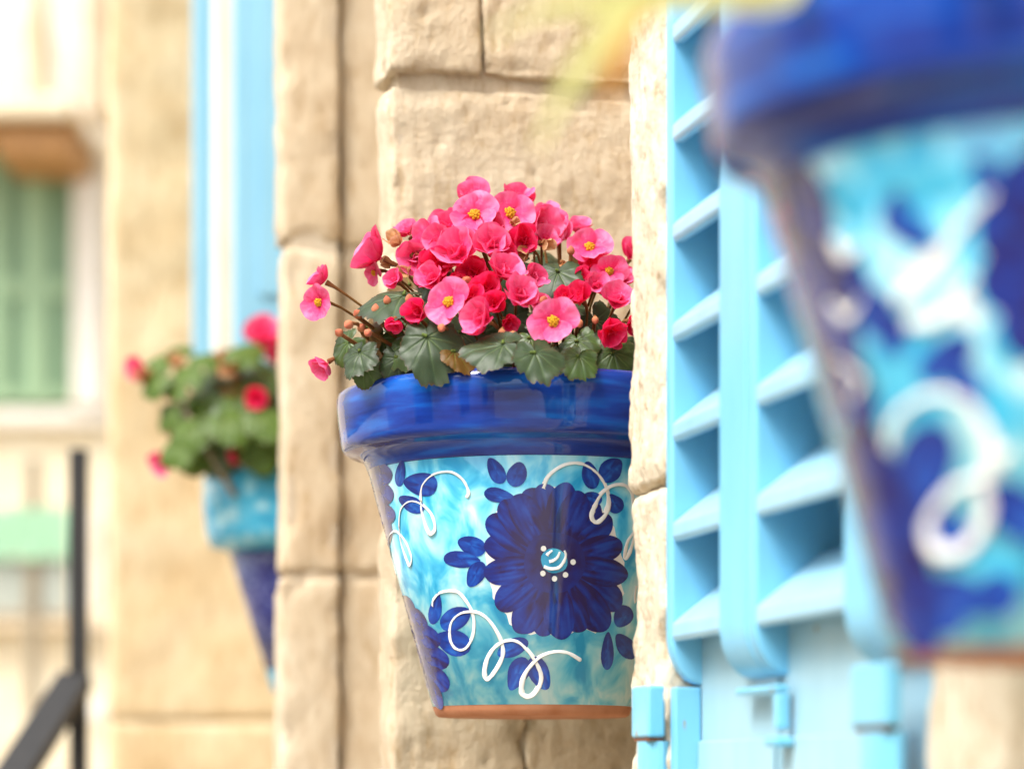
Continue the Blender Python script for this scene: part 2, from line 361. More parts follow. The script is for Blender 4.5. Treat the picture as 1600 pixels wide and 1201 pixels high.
# next pilaster along
UC = 2.70; OC = od(430, UC+.05); oc1 = od(533, UC); Yc_ = 2.61
zc = [.02, .55, 1.1, zpx(897, Yc_)-.33, zpx(897, Yc_), zpx(381, Yc_), zpx(381, Yc_)+.33, 2.9]
for i, (z0, z1) in enumerate(zip(zc[:-1], zc[1:])):
    rough_block('stone_block', (UC, oc1, z0+.002), (UC+.05, OC+(.002 if i % 2 else -.002), z1-.003), M['stone'], house, seed=70+i, res=.007, rad=.0035, amp=.0022, freq=16)
    rough_block('stone_block', (UC+.012, MAIN-.02, z0+.003), (UC+.07, oc1-.002, z1-.003), M['stone'], house, seed=80+i, res=.007, rad=.003, amp=.0024, freq=16)
bbox('mortar_bed', (UC+.003, oc1+.004, .02), (UC+.045, OC-.006, 2.88), M['mortar'], house, bev=0)
bbox('mortar_bed', (UC+.016, MAIN-.01, .02), (UC+.06, oc1-.006, 2.88), M['mortar'], house, bev=0)

# ---- shutters of the closed window: thing > shutter > stile, slat, panel, hinge
ZTOP, ZL0, PITCH = 2.385, 1.585, .0615
def shutter_leaf(name_label, u0, u1, fin_near, fin_far, foot):
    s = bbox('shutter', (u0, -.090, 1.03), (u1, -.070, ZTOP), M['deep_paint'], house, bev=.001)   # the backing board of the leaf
    s['label'] = name_label
    zf = zpx(1075, 1.6)
    def fin(a, b):
        r = .020; prof = [(-.0695, zf)]
        for k in range(9):
            q = k/8*math.pi/2; prof.append((-.022 + (.022)*math.sin(q), zf + .004 + r*1.5*(1-math.cos(q))))
        prof += [(0, ZTOP-.001), (-.0695, ZTOP-.001)]
        prism('stile', prof, a, b, M['blue_paint'], s, bev=.0022)
    fin(u0, u0+fin_near); fin(u1-fin_far, u1)
    bbox('panel', (u0+.002, -.0695, 1.032), (u1-.002, -.020, ZL0+.009), M['panel_paint'], s, bev=.0015)
    if foot: bbox('stile', (u1-.012, -.0195, 1.033), (u1-.0005, -.003, zf+.003), M['blue_paint'], s, bev=.001)
    bbox('rail', (u0+.003, -.0195, 1.034), (u1-.0125, -.0172, zpx(1157, 1.66)), M['panel_paint'], s, bev=.0008)
    bbox('rail', (u0+fin_near+.001, -.0395, ZTOP-.05), (u1-fin_far-.001, -.004, ZTOP-.003), M['blue_paint'], s, bev=.002)
    base = None
    k = 0
    while ZL0 + PITCH*k < ZTOP - .09:
        if base is None:
            prof = [(-.0025, 0), (-.0005, .003), (-.0005, .0105), (-.003, .0135), (-.040, .043), (-.040, .031), (-.0085, .0012)]
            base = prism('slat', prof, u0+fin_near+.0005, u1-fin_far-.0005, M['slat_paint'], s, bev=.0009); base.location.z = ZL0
        else:
            c = copy(base, s); c.location.z = ZL0 + PITCH*k
        k += 1
    return s
UM = 1.561
leaf_far = shutter_leaf('far leaf of the closed light blue louvred shutters', UM+.001, 1.7195, .050, .012, True)
leaf_near = shutter_leaf('near leaf of the closed light blue louvred shutters', 1.3075, UM-.001, .098, .014, False)
def hinge(parent, u0, u1, ztop, zmid, o0, dp):
    h = bbox('hinge', (u0, o0, zmid+.0012), (u1, o0+dp, ztop), M['hinge_paint'], parent, bev=.0018)
    bm_v, bm_f = [], []
    uc, ro = (u0+u1)/2, (u1-u0)/2*.96
    n = 20
    for z in (zmid-.26, zmid-.0012):
        for k in range(n):
            a = 2*math.pi*k/n; bm_v.append((uc + ro*math.cos(a), o0+dp*.1+dp*.92*math.sin(a), z))
    bm_f = [(k, (k+1) % n, n+(k+1) % n, n+k) for k in range(n)] + [tuple(range(n))[::-1], tuple(range(n, 2*n))]
    mesh('hinge_barrel', bm_v, bm_f, M['hinge_paint'], h, smooth=False)
    bbox('rust_gap', (u0+.002, o0+.001, zmid-.0011), (u1-.003, o0+dp*.9, zmid+.0011), M['rust'], h, bev=0)
hinge(leaf_far, 1.7225, 1.7605, zpx(1072, 1.70), zpx(1155, 1.70), -.001, .0115)
hinge(leaf_near, 1.3275, 1.376, zpx(1036, 1.31), zpx(1138, 1.31), -.0015, .0085)
lat = bbox('latch', (UM-.028, -.0165, zpx(1083, 1.53)), (UM+.045, -.008, zpx(1072, 1.53)), M['hinge_paint'], leaf_near, bev=.0015)
bbox('latch_arm', (UM-.028, -.0165, zpx(1140, 1.53)), (UM-.019, -.009, zpx(1084, 1.53)), M['hinge_paint'], leaf_near, bev=.0015)
bbox('latch_catch', (UM-.034, -.017, zpx(1166, 1.5)), (UM-.012, -.006, zpx(1150, 1.5)), M['hinge_paint'], leaf_near, bev=.002)

# ---- second window: its shutters stand open at right angles to the wall
for (u, xe, lab) in ((3.43, 366, 'near leaf of the open blue shutters'), (3.86, 302, 'far leaf of the open blue shutters')):
    oe = od(xe, u)
    s = bbox('open_shutter', (u, MAIN+.004, 2.035 if u < 3.6 else 2.085), (u+.012, oe, 3.2), M['open_paint'], house, bev=.003); s['label'] = lab
    for z0 in (2.10, 2.62):
        bbox('shutter_panel', (u-.004, MAIN+.03, z0), (u-.0005, oe-.03, z0+.46), M['open_paint'], s, bev=.001)
oe = od(331, 3.54)
bbox('pale_frame', (3.50, MAIN+.004, 2.04), (3.54, oe, 3.2), M['cream_paint'], house, bev=.003)
rough_block('window_sill', (3.40, MAIN-.02, 1.93), (3.93, MAIN+.05, 2.02), M['stone'], house, res=.02, seed=90)
# far pier, cream, behind the open shutters
UD = 4.05
for i, (z0, z1) in enumerate(((.02, .8), (.8, 1.585), (1.585, 2.75), (2.75, 3.4))):
    rough_block('stone_block', (UD, MAIN-.02, z0+.0005), (UD+.05, od(167, UD+.05), z1-.0005), M['ochre'], house, seed=100+i, res=.012, rad=.006, amp=.005, freq=7, chip=.001)

# ------------------------------------------------------------------ the house across the end of the lane
YE = 10.0; sE = YE / FPX
def ex(x): return (x - 800) * sE
def ez(y): return CAMZ + (HORIZON - y) * sE
eh = empty('far_house', (ex(60), YE, 0)); tag(eh, 'cream rendered house with green shutters and a small balcony closing the lane', 'house')
def eb(name, x0, x1, y0, y1, d0, d1, m, parent=None, bev=.01):
    # px rectangle on the facade, from d0 to d1 metres in front of it
    o = (ex(60), YE, 0)
    return bbox(name, (ex(x0)-o[0], -d1, ez(y1)), (ex(x1)-o[0], -d0, ez(y0)), m, eh if parent is None else parent, bev=bev)
bbox('wall', (-4, 0, .004), (2.4, 3, ez(215)), M['render'], eh, bev=0)
bbox('upper_wall', (-4, .02, ez(214)), (2.4, 3, 6.5), M['white_wall'], eh, bev=0)
wd = eb('window', -62, 116, 236, 634, -.02, .015, M['green_dark'])
for x0, x1 in ((-60, -20), (-18, 22)): pass
for x0, x1 in ((-60, 10), (12, 61), (63, 116)):
    pass
for (x0, x1) in ((-60, 0), (1, 60), (61, 115)):
    lf = eb('shutter_leaf', x0, x1, 237, 633, .016, .05, M['green_dark'], wd, bev=.004)
for (x0, x1, y0, y1) in ((-60, -45, 237, 633), (-12, 16, 237, 633), (42, 80, 237, 633), (108, 115, 237, 633),
                         (-44, -13, 440, 470), (17, 41, 440, 470), (81, 107, 440, 470), (-44, -13, 237, 262), (17, 41, 237, 262), (81, 107, 237, 262), (-44, -13, 612, 633), (17, 41, 612, 633), (81, 107, 612, 633)):
    eb('shutter_rail', x0, x1, y0, y1, .0505, .075, M['green_paint'], wd, bev=.004)
eb('window_surround', 119, 166, 288, 642, .0, .10, M['white_wall'])
eb('window_sill', -90, 176, 643, 668, .0, .07, M['white_wall'])
bal = eb('balcony', -130, 148, 206, 238, .0, .55, M['render'], bev=.02)
eb('timber_beam', 30, 146, 243, 290, .02, .48, M['wood'], bal, bev=.02)
eb('timber_board', -130, 150, 239, 243, .0, .50, M['wood'], bal, bev=.003)
o = (ex(60), YE, 0)
for xc in (88, -14, -116):
    prof = [(18, 206), (24, 200), (26, 184), (20, 172), (22, 150), (21, 110), (15, 60), (11, 10), (14, -20), (17, -40), (0, -41)]
    bl = lathe('baluster', [(r*sE, ez(y)) for r, y in prof], M['stone'], bal, 24); bl.location = (ex(xc)-o[0], -.40, 0)
eb('handrail', -140, 150, -62, -40, .32, .50, M['render'], bal)
eb('balcony_pier', 168, 196, -60, 236, .30, .55, M['stone'], bal)
eb('string_course', -130, 300, 955, 985, 0, .10, M['stone'])
pp = eb('drain_pipe', 149, 165, 792, 1000, .02, .09, M['white_wall'], bev=.03)
eb('pipe_clip', 145, 169, 1098, 1128, .02, .10, M['white_wall'], bev=.02)

oh = empty('opposite_house', (-3.4, -1.5, 0)); tag(oh, 'low cream rendered house across the lane, mirrored in the glazed pots', 'house')
bbox('wall', (-3, -5.0, .004), (0, 3.6, 3.9), M['render'], oh, bev=0)
for y_ in (-3.6, -1.2, 1.4):
    wn = bbox('window', (.0005, y_, 1.0), (.03, y_+.9, 2.5), M['blue_paint'], oh, bev=.004)
    bbox('pane', (.031, y_+.08, 1.08), (.036, y_+.82, 2.42), M['iron'], wn, bev=.001)

# far railing with a strip of green cloth
YR = 7.6
def rb(name, x0, x1, y0, y1, d, m, parent, Y=YR, bev=.004):
    a, b_ = P(x0, y1, Y), P(x1, y0, Y); return bbox(name, (a.x, Y-d, a.z), (b_.x, Y+d, b_.z), m, parent, bev=bev)
fr = empty('far_railing', (0, 0, 0)); tag(fr, 'weathered tan railing post with grey mesh panel in front of the far house', 'railing')
rb('post', 42, 62, 716, 1490, .018, M['tan_post'], fr)
rb('mesh_panel', -120, 41, 872, 955, .006, M['grey_mesh'], fr); rb('mesh_panel', 63, 108, 872, 955, .006, M['grey_mesh'], fr)
rb('bottom_rail', -120, 108, 957, 968, .012, M['tan_post'], fr)
gc_v, gc_f = [], []
for i in range(25):
    for j in range(5):
        p = P(-60 + i*7, 792 + j*20 + 3*math.sin(i*.9), YR-.03); gc_v.append((p.x, p.y + .012*math.sin(i*1.3+j*.5), p.z))
for i in range(24):
    for j in range(4): gc_f.append((i*5+j, i*5+j+1, (i+1)*5+j+1, (i+1)*5+j))
tag(mesh('green_cloth', gc_v, gc_f, M['green_cloth']), 'strip of pale green cloth tied along the tan railing', 'cloth')

# black iron handrail of the steps
YI = 3.6
ir = empty('iron_railing', (P(123, 0, YI).x, YI, 1.0)); tag(ir, 'black iron stair railing with square post and sloping handrail', 'railing')
io = ir.location.copy()
a, b_ = P(109, 702, YI), P(137, 702, YI)
bbox('post', (a.x-io.x, -.010, .0), (b_.x-io.x, .010, a.z-io.z), M['iron'], ir, bev=.002)
p0, p1 = P(118, 1062, YI-.0), P(-150, 1480, YI-.5)
d = (p1-p0); d.normalize(); side = Vector((1, 0, .0)); side = (side - d*side.dot(d)).normalized(); up = d.cross(side); 
hv = []
for q in (p0, p1):
    for (s_, u_) in ((-.022, -.012), (.022, -.012), (.022, .012), (-.022, .012)): hv.append(q + side*s_ + up*u_ - io)
mesh('handrail', hv, [(0,1,5,4),(1,2,6,5),(2,3,7,6),(3,0,4,7),(0,3,2,1),(4,5,6,7)], M['iron'], ir, smooth=False)

# ------------------------------------------------------------------ painted flower pots
def pot_frame(cx, Y): return (cx - 800) * Y / FPX
class Pot:
    def __init__(s, X, Y, k):                       # k = metres per profile pixel; profile y measured at the pot's axis
        s.X, s.Y, s.k = X, Y, k
        s.r_top, s.y_top, s.r_bot, s.y_bot = 257, 737, 152, 1120
    def z(s, y): return CAMZ + (HORIZON - y) * s.k
    def rad(s, Z):
        y = HORIZON - (Z - CAMZ) / s.k
        return (s.r_top + (s.r_bot - s.r_top) * (y - s.y_top) / (s.y_bot - s.y_top)) * s.k
    def hit(s, x, y, off=0.0):                      # ray through a photo pixel onto the pot's wall
        Y = s.Y - .12
        for _ in range(8):
            X = (x - 800) * Y / FPX; Z = CAMZ + (HORIZON - y) * Y / FPX; r = s.rad(Z)
            q = max(-.996, min(.996, (X - s.X) / r)); th = math.asin(q); Y = s.Y - r * math.cos(th)
        r += off
        return Vector((r * math.sin(th), -r * math.cos(th), Z - s.z(s.y_bot))), th
def wall_pot(pot, label, rim_m, body_m, ybase=1104):
    e = empty('flower_pot', (pot.X, pot.Y, pot.z(pot.y_bot))); tag(e, label, 'flower pot', 'painted flower pots hanging on the wall')
    k = pot.k; z0 = pot.y_bot
    def pr(l): return [(r*k, (z0 - y)*k) for r, y in l]
    yb = ybase; rb_ = pot.r_top + (pot.r_bot-pot.r_top)*(yb-pot.y_top)/(pot.y_bot-pot.y_top)
    lathe('rim', pr([(262, 628), (272, 619), (286, 617), (297, 618.5), (303, 623), (305.3, 631), (305, 645), (302.5, 670), (299.5, 692), (297.5, 703), (294, 709.5), (287, 713), (275, 716), (265, 722), (260, 731), (257.6, 738), (255.6, 741), (251, 741)]), rim_m, e, 128)
    body = lathe('body', pr([(250, 735), (255.5, 742), (rb_, yb), (rb_-2, yb+.5)]), body_m, e, 128)
    lathe('inner_wall', pr([(262, 628), (250, 700), (238, 745), (150, 1100)]), M['terracotta'], e, 64)
    lathe('base', pr([(rb_-.4, yb-.2), (rb_-2.5, yb+6), (pot.r_bot-1, pot.y_bot-3), (pot.r_bot-6, pot.y_bot), (60, pot.y_bot-1), (0.01, pot.y_bot-1)]), M['terracotta'], e, 96)
    v = [(0, 0, (z0-662)*k)]; f = []
    for j in range(1, 9):
        for i in range(40):
            a = 2*math.pi*i/40; r = 258*k*j/8
            v.append((r*math.cos(a), r*math.sin(a), (z0-662)*k + .006*noise.noise(Vector((r*60*math.cos(a), r*60*math.sin(a), 3)))))
    for i in range(40): f.append((0, 1+i, 1+(i+1) % 40))
    for j in range(7):
        for i in range(40): f.append((1+j*40+i, 1+(j+1)*40+i, 1+(j+1)*40+(i+1) % 40, 1+j*40+(i+1) % 40))
    mesh('soil', v, f, M['soil'], e)
    # flat iron strap that carries the pot on the wall
    n = Vector((WN.x, WN.y, 0)); dist = (Vector((pot.X, pot.Y, 0)) - WO).dot(n) - MAIN
    pts = [Vector((0, 0, 0)) - n*(.27/.305*0 + 262*k) + Vector((0, 0, (z0-726)*k)), -n*(dist+.004) + Vector((0, 0, (z0-726)*k)), -n*(dist+.004) + Vector((0, 0, (z0-700)*k))]
    v, f = tube_vf(pts, .004, 8); mesh('wall_hook', v, f, M['iron'], e)
    return e, body
LAY = [0]
def blob(pot, cx, cy, length, width, ang, off, point=0.0, taper=0.0, segs=22, rings=4):
    """an oval brush mark; px centre, px size, angle in degrees (0 = pointing right, 90 = down)"""
    V, T, F = [], [], []; ca, sa = math.cos(R(ang)), math.sin(R(ang))
    sd_ = random.random()*50
    for j in range(rings+1):
        q = j/rings
        for i in range(segs):
            a = 2*math.pi*i/segs
            wob = 1 + .06*noise.noise(Vector((math.cos(a)*1.3, math.sin(a)*1.3, sd_)))
            lx = math.cos(a)*length/2*q*wob; wy = math.sin(a)*width/2*q*wob
            wy *= 1 + taper*(lx/(length/2)); 
            if point and lx < 0: wy *= 1 - point*abs(lx/(length/2))
            p, th = pot.hit(cx + lx*ca - wy*sa, cy + lx*sa + wy*ca, off); V.append(p)
            T.append(.42 + .30*(lx/(length/2)) - .30*q**3 + .12*math.sin(a*3+sd_) + .55*noise.noise(Vector((lx*.025, wy*.42*22/max(14, width), sd_))))
    for j in range(rings):
        for i in range(segs): F.append((j*segs+i, (j+1)*segs+i, (j+1)*segs+(i+1) % segs, j*segs+(i+1) % segs))
    return V, F, T
def joined(name, parts, m, parent):
    V, F, T = [], [], []
    for v_, f_, t_ in parts:
        F += [tuple(k+len(V) for k in q) for q in f_]; V += v_; T += t_
    return mesh(name, V, F, m, parent, attr=T)
def scroll(pot, pts, parent, w0=6.5, end=1.35, name='painted_scroll', off=.0002):
    P2 = smooth_line(pts, 7); L = []; U = []
    for x, y in P2:
        p, th = pot.hit(x, y, off); L.append(p); U.append(Vector((math.sin(th), -math.cos(th), .2)).normalized())
    n = len(L); ry = [q[1] for q in P2]; lo, hi = min(ry), max(ry)
    rad = [pot.k*w0/2*(.75 + .75*((yy-lo)/(hi-lo+1e-6))**2) for yy in ry]; rad = [r_*(1 + .28*noise.noise(Vector((i_*.35, pts[0][0]*.1, 0)))) for i_, r_ in enumerate(rad)]; rad[0] *= end; rad[-1] *= .5
    v, f = tube_vf(L, rad, 8, flat=U); return mesh(name, v, f, M['white_glaze'], parent)
def sunflower(pot, cx, cy, tips, body, m, wfac=1.0, white=.955, core=None):
    av = sum(math.hypot(tx-cx, ty-cy) for tx, ty in tips)/len(tips)
    und = []
    V, F, T = [], [], []
    ntip = len(tips); seg = 60; order = sorted(tips, key=lambda q: math.atan2(q[1]-cy, q[0]-cx))
    def rr(a):
        best = min(order, key=lambda q: abs((math.atan2(q[1]-cy, q[0]-cx)-a+math.pi) % (2*math.pi)-math.pi)); return math.hypot(best[0]-cx, best[1]-cy)
    for j in range(1, 9):
        for i in range(seg):
            a = 2*math.pi*i/seg - math.pi; r_ = rr(a)*white*j/8
            V.append(pot.hit(cx + r_*math.cos(a), cy + r_*math.sin(a), .00018)[0]); T.append(.5)
    for j in range(7):
        for i in range(seg): F.append((j*seg+i, (j+1)*seg+i, (j+1)*seg+(i+1) % seg, j*seg+(i+1) % seg))
    und = mesh('unpainted_ground', V, F, M['white_glaze'], body)
    parts = []
    for i, (tx, ty) in enumerate(tips):
        a = math.degrees(math.atan2(ty-cy, tx-cx)); L = math.hypot(tx-cx, ty-cy)
        wd_ = 2*math.pi*L/len(tips)*1.22*wfac
        parts.append(blob(pot, cx + (tx-cx)*.54, cy + (ty-cy)*.54, L*.92, wd_, a, .00030 + .00004*(i % 4), point=.35, taper=.30, segs=40, rings=9))
    parts.append(blob(pot, cx, cy, av*.8, av*.8, 0, .00050, segs=40, rings=9))
    q9 = len(parts[-1][2])//10; parts[-1] = (parts[-1][0], parts[-1][1], [.0 + .32*(k//q9)/9 for k in range(len(parts[-1][2]))])
    fl = joined('painted_flower', parts, m, body)
    return fl

# middle pot
Y1 = 1.928; K1 = Y1/FPX
pot1 = Pot(pot_frame(832, Y1), Y1, K1)
pe1, body1 = wall_pot(pot1, 'navy rimmed pot painted with a large dark blue daisy, full of pink begonias', M['navy'], M['sky_glaze'])
def c7(l): return [(740+x/4.004, 700+y/4.004) for x, y in l]
def c2(l): return [(510+x/2.071, 560+y/2.071) for x, y in l]
tips = c7([(345,250),(440,222),(580,222),(672,270),(775,330),(860,430),(930,600),(955,800),(925,985),(830,1140),(680,1150),(548,1192),(430,1178),(280,1160),(140,1000),(68,790),(68,590),(90,440),(175,330),(255,290)])
sunflower(pot1, 866, 878, tips, body1, M['petal_navy'])
joined('painted_centre', [(a_, b_, [.95]*len(c_)) for a_, b_, c_ in [blob(pot1, 866, 876, 42, 38, 20, .00062)]], M['cyan_glaze'], body1)
for st in ([(457,670),(470,655),(492,640)], [(472,708),(500,700),(525,680),(538,648)], [(440,740),(480,752),(530,745),(562,710),(575,670),(566,640)]):
    L = [(x, y) for x, y in c7(st)]; sc_ = scroll(pot1, L, body1, 4.2, 1, 'painted_stroke', .0009)
for q in c7([(437,628),(620,712),(573,792),(505,816),(433,783)]):
    joined('painted_dot', [blob(pot1, q[0], q[1], 8.5, 9, 0, .0009, segs=12, rings=3)], M['white_glaze'], body1)
clusters = [
    [(775,735,44,25,62),(808,741,40,31,110),(781,774,50,22,12)],
    [(922,742,44,27,75),(954,734,44,34,130),(960,786,32,26,60),(926,778,30,20,20)],
    [(737,852,46,30,20),(722,874,58,26,5),(744,897,44,28,118)],
    [(626,739,42,16,98),(657,756,54,36,8),(643,787,44,24,28)],
    [(681,950,50,20,100),(712,966,52,34,150),(708,1003,58,40,20)],
    [(801,1012,52,28,155),(809,1052,56,32,115),(843,1052,56,32,65)],
    [(973,963,36,30,120),(949,1016,60,19,92),(977,1009,46,28,55)],
]
for cl in clusters:
    joined('painted_leaf', [blob(pot1, *q[:4], q[4], .00022+.00004*i, taper=random.uniform(-.35, .35), point=random.uniform(0, .3)) for i, q in enumerate(cl)], M['petal_blue'], body1)
joined('painted_flower', [blob(pot1, x, y, l, w_, a, .00022+.00004*(i % 3)) for i, (x, y, l, w_, a) in enumerate([(590,742,46,40,0),(592,772,48,40,10),(596,803,46,36,15),(602,838,22,50,10),(582,750,30,60,0),(590,800,26,70,0)])], M['petal_navy'], body1)
joined('painted_flower', [blob(pot1, x, y, l, w_, a, .00022+.00004*(i % 3)) for i, (x, y, l, w_, a) in enumerate([(634,948,40,28,60),(650,968,46,30,50),(662,992,60,34,30),(674,1026,60,36,25),(682,1060,50,32,45),(682,1086,46,18,70),(646,1010,70,34,75),(660,1050,60,30,70)])], M['petal_navy'], body1)
for st, ww in ((c7([(432,250),(470,170),(560,105),(660,92),(740,125),(800,185),(835,260),(845,340),(820,410),(768,455),(742,425),(748,375),(790,290),(860,235),(940,228),(988,280),(1003,380)]), 7.5),
               (c7([(1003,525),(962,585),(945,680),(975,650),(1000,570),(1008,520)]), 6), (c7([(1018,860),(1008,920),(1012,965)]), 7),
               (c2([(305,460),(310,410),(345,375),(400,366),(440,390),(460,430),(452,450)]), 5),
               (c2([(235,545),(240,490),(265,462),(300,465),(338,500),(352,545),(340,565),(325,550),(308,490),(305,455)]), 5.5),
               (c2([(220,700),(207,620),(203,575),(225,558),(255,590),(275,640),(270,668),(258,645),(240,590),(236,545)]), 5.5),
               (c2([(343,800),(347,778),(372,755),(420,752),(450,780),(475,830),(475,890),(450,935),(420,935),(400,900),(405,850),(440,820),(490,820),(530,850),(565,910),(570,960),(545,1010),(520,1035),(512,1010),(525,960),(560,920),(610,910),(650,940),(685,990),(695,1030),(680,1070),(655,1090),(632,1075),(640,1020),(680,970),(730,948),(780,950),(825,975)]), 7)):
    scroll(pot1, st, body1, ww)

# near pot
Y2 = .999; K2 = Y2/FPX*1.93*.5182                    # same pot, same size
K2 = K1
pot2 = Pot(pot_frame(1689, Y2), Y2, K2)
pe2, body2 = wall_pot(pot2, 'navy rimmed pot with thick white scrolls, hanging beside the closed louvred shutters', M['navy'], M['sky_glaze'], 1115)
sunflower(pot2, 1770, 400, [(1770+250*math.cos(a), 400+240*math.sin(a)) for a in [2*math.pi*i/15 for i in range(15)]], body2, M['petal_navy'])
joined('painted_flower', [blob(pot2, x, y, l, w_, a, .00022+.00004*(i % 3)) for i, (x, y, l, w_, a) in enumerate([(1215,270,130,100,40),(1245,330,140,90,60),(1262,420,150,70,75),(1235,380,60,260,0),(1240,330,200,120,72),(1285,470,240,110,74),(1318,600,230,90,74),(1280,540,60,190,-10),(1298,600,50,150,-8)])], M['petal_navy'], body2)
joined('painted_flower', [blob(pot2, x, y, l, w_, a, .00022+.00004*(i % 3)) for i, (x, y, l, w_, a) in enumerate([(1352,800,90,60,60),(1375,870,130,70,60),(1400,940,110,70,55),(1430,985,90,50,40),(1355,860,60,150,-15),(1365,760,230,90,74),(1405,900,220,110,70)])], M['petal_navy'], body2)
for cl in ([(1560,930,70,70,0)], [(1365,480,120,60,60),(1330,440,110,60,70),(1395,520,80,50,80)], [(1440,740,170,90,110),(1400,790,130,80,60),(1470,830,140,80,30)], [(1585,420,120,80,150)], [(1590,800,120,80,40)], [(1545,280,90,50,60)]):
    joined('painted_leaf', [blob(pot2, *q[:4], q[4], .00022+.00004*i, taper=random.uniform(-.35, .35), point=random.uniform(0, .3)) for i, q in enumerate(cl)], M['petal_blue'], body2)
for cl in ([(1420,360,100,50,30),(1400,330,70,40,100)], [(1480,560,110,60,140),(1510,600,80,50,60)], [(1340,690,100,50,60)], [(1500,930,110,60,20),(1470,970,80,50,0)], [(1320,310,90,50,60)], [(1560,640,90,60,90)], [(1580,540,80,60,40)]):
    joined('painted_leaf', [blob(pot2, *q[:4], q[4], .00022+.00004*i) for i, q in enumerate(cl)], M['petal_blue'] if len(cl) > 1 else M['wash'], body2)
for (x, y, l, w_, a) in [(1450,420,90,44,-30),(1500,480,70,40,40),(1440,290,160,50,0),(1540,880,140,60,10),(1420,600,150,60,40)]:
    joined('painted_wash', [blob(pot2, x, y, l, w_, a, .00018)], M['white_glaze'] if l < 130 else M['wash'], body2)
for st, ww in (([(1385,700),(1400,650),(1450,615),(1510,625),(1545,680),(1550,740)], 12), ([(1550,740),(1490,760),(1450,810),(1465,855),(1510,850),(1540,800),(1535,745),(1580,700)], 12),
               ([(1300,370),(1320,395),(1345,380)], 10), ([(1300,470),(1325,490),(1345,465)], 10), ([(1400,460),(1440,440),(1480,380),(1520,330),(1550,300)], 10), ([(1420,500),(1470,490),(1520,430)], 9), ([(1310,560),(1345,590),(1330,620)], 9)):
    scroll(pot2, st, body2, ww)

# third pot, further along the wall: turquoise rim, violet-blue tapering body
Y3 = 3.1; X3 = pot_frame(477, Y3); s3 = Y3/FPX
p3 = empty('flower_pot', (X3, Y3, zpx(1085, Y3))); tag(p3, 'turquoise rimmed pot with dark violet tapering body, half hidden by the pilaster', 'flower pot', 'painted flower pots hanging on the wall')
def pr3(l): return [(r*s3, (1085-y)*s3) for r, y in l]
lathe('rim', pr3([(136,752),(146,742),(155,744),(160,752),(160,795),(155,838),(148,857),(124,862),(116,866)]), M['turq_glaze'], p3, 64)
lathe('rim_edge', pr3([(135,752),(139,744),(146,741.4),(151,742.6)]), M['navy'], p3, 64)
lathe('body', pr3([(114,864),(118,868),(62,1046),(54,1048)]), M['violet_glaze'], p3, 64)
lathe('base', pr3([(61,1046.5),(52,1080),(44,1085),(0.01,1084)]), M['turq_glaze'], p3, 48)
lathe('soil', pr3([(135,785),(60,782),(0.01,781)]), M['soil'], p3, 32)
dist3 = (Vector((X3, Y3, 0)) - WO).dot(WN) - MAIN
v, f = tube_vf([-WN*(110*s3) + Vector((0, 0, 215*s3)), -WN*(dist3+.004) + Vector((0, 0, 215*s3)), -WN*(dist3+.004) + Vector((0, 0, 235*s3))], .004, 8); mesh('wall_hook', v, f, M['iron'], p3)

# ------------------------------------------------------------------ begonias
def petal_mesh(seed, cup=.35, wide=.5, curl=.3):
    rnd = random.Random(seed); nr, na = 7, 30; V, T, F = [], [], []
    for j in range(nr+1):
        q = j/nr
        for i in range(na):
            a = 2*math.pi*i/na
            e = 1 + .05*noise.noise(Vector((math.cos(a)*1.6, math.sin(a)*1.6, seed*3.1))) - .05*max(0, math.cos(a))**8*(seed % 2)
            x = .50 + .50*q*math.cos(a)*e; y = wide*q*math.sin(a)*e*(.80 + .26*x)
            z = cup*x**2 + curl*y*y - .16*max(0, x-.70)**1.5*3 + .07*noise.noise(Vector((x*2.2, y*2.2, seed*1.7))) + .05*math.sin(y*9+seed)*x*x + .05*noise.noise(Vector((x*6, y*6, seed*2.3)))*x
            V.append((x, y, z)); T.append(max(0, min(1, .05 + .80*x + .30*noise.noise(Vector((x*2, math.atan2(y, x+.12)*11, seed))))))
    for j in range(nr):
        for i in range(na): F.append((j*na+i, (j+1)*na+i, (j+1)*na+(i+1) % na, j*na+(i+1) % na))
    me = bpy.data.meshes.new('petal'); me.from_pydata(V, [], F)
    me.polygons.foreach_set('use_smooth', [True]*len(me.polygons))
    me.attributes.new('tone', 'FLOAT', 'POINT').data.foreach_set('value', T); return me
def with_mat(me, m): c = me.copy(); c.materials.append(m); return c
PET = {k: [with_mat(petal_mesh(s, c, w_, cu), M[mm]) for s in range(4)] for k, (c, w_, cu, mm) in
       {'open': (.20, .60, .16, 'petal'), 'cup': (.34, .68, .40, 'petal'), 'deep': (.36, .66, .45, 'petal_red'), 'dry': (.3, .4, -.5, 'petal_dry')}.items()}
sv, sf = [], []
for i in range(16):
    a = i*2.399; r_ = .095*math.sqrt(i/16); c = Vector((r_*math.cos(a), r_*math.sin(a), .10 + .05*(1 - i/16)))
    b0 = len(sv)
    for dv in ((1,0,0),(-1,0,0),(0,1,0),(0,-1,0),(0,0,1),(0,0,-1)): sv.append(c + Vector(dv)*.042)
    for q in ((0,2,4),(2,1,4),(1,3,4),(3,0,4),(2,0,5),(1,2,5),(3,1,5),(0,3,5)): sf.append(tuple(b0+k for k in q))
STAM = bpy.data.meshes.new('stamens'); STAM.from_pydata([tuple(p) for p in sv], [], sf); STAM.polygons.foreach_set('use_smooth', [True]*len(sf)); STAM.materials.append(M['stamen'])

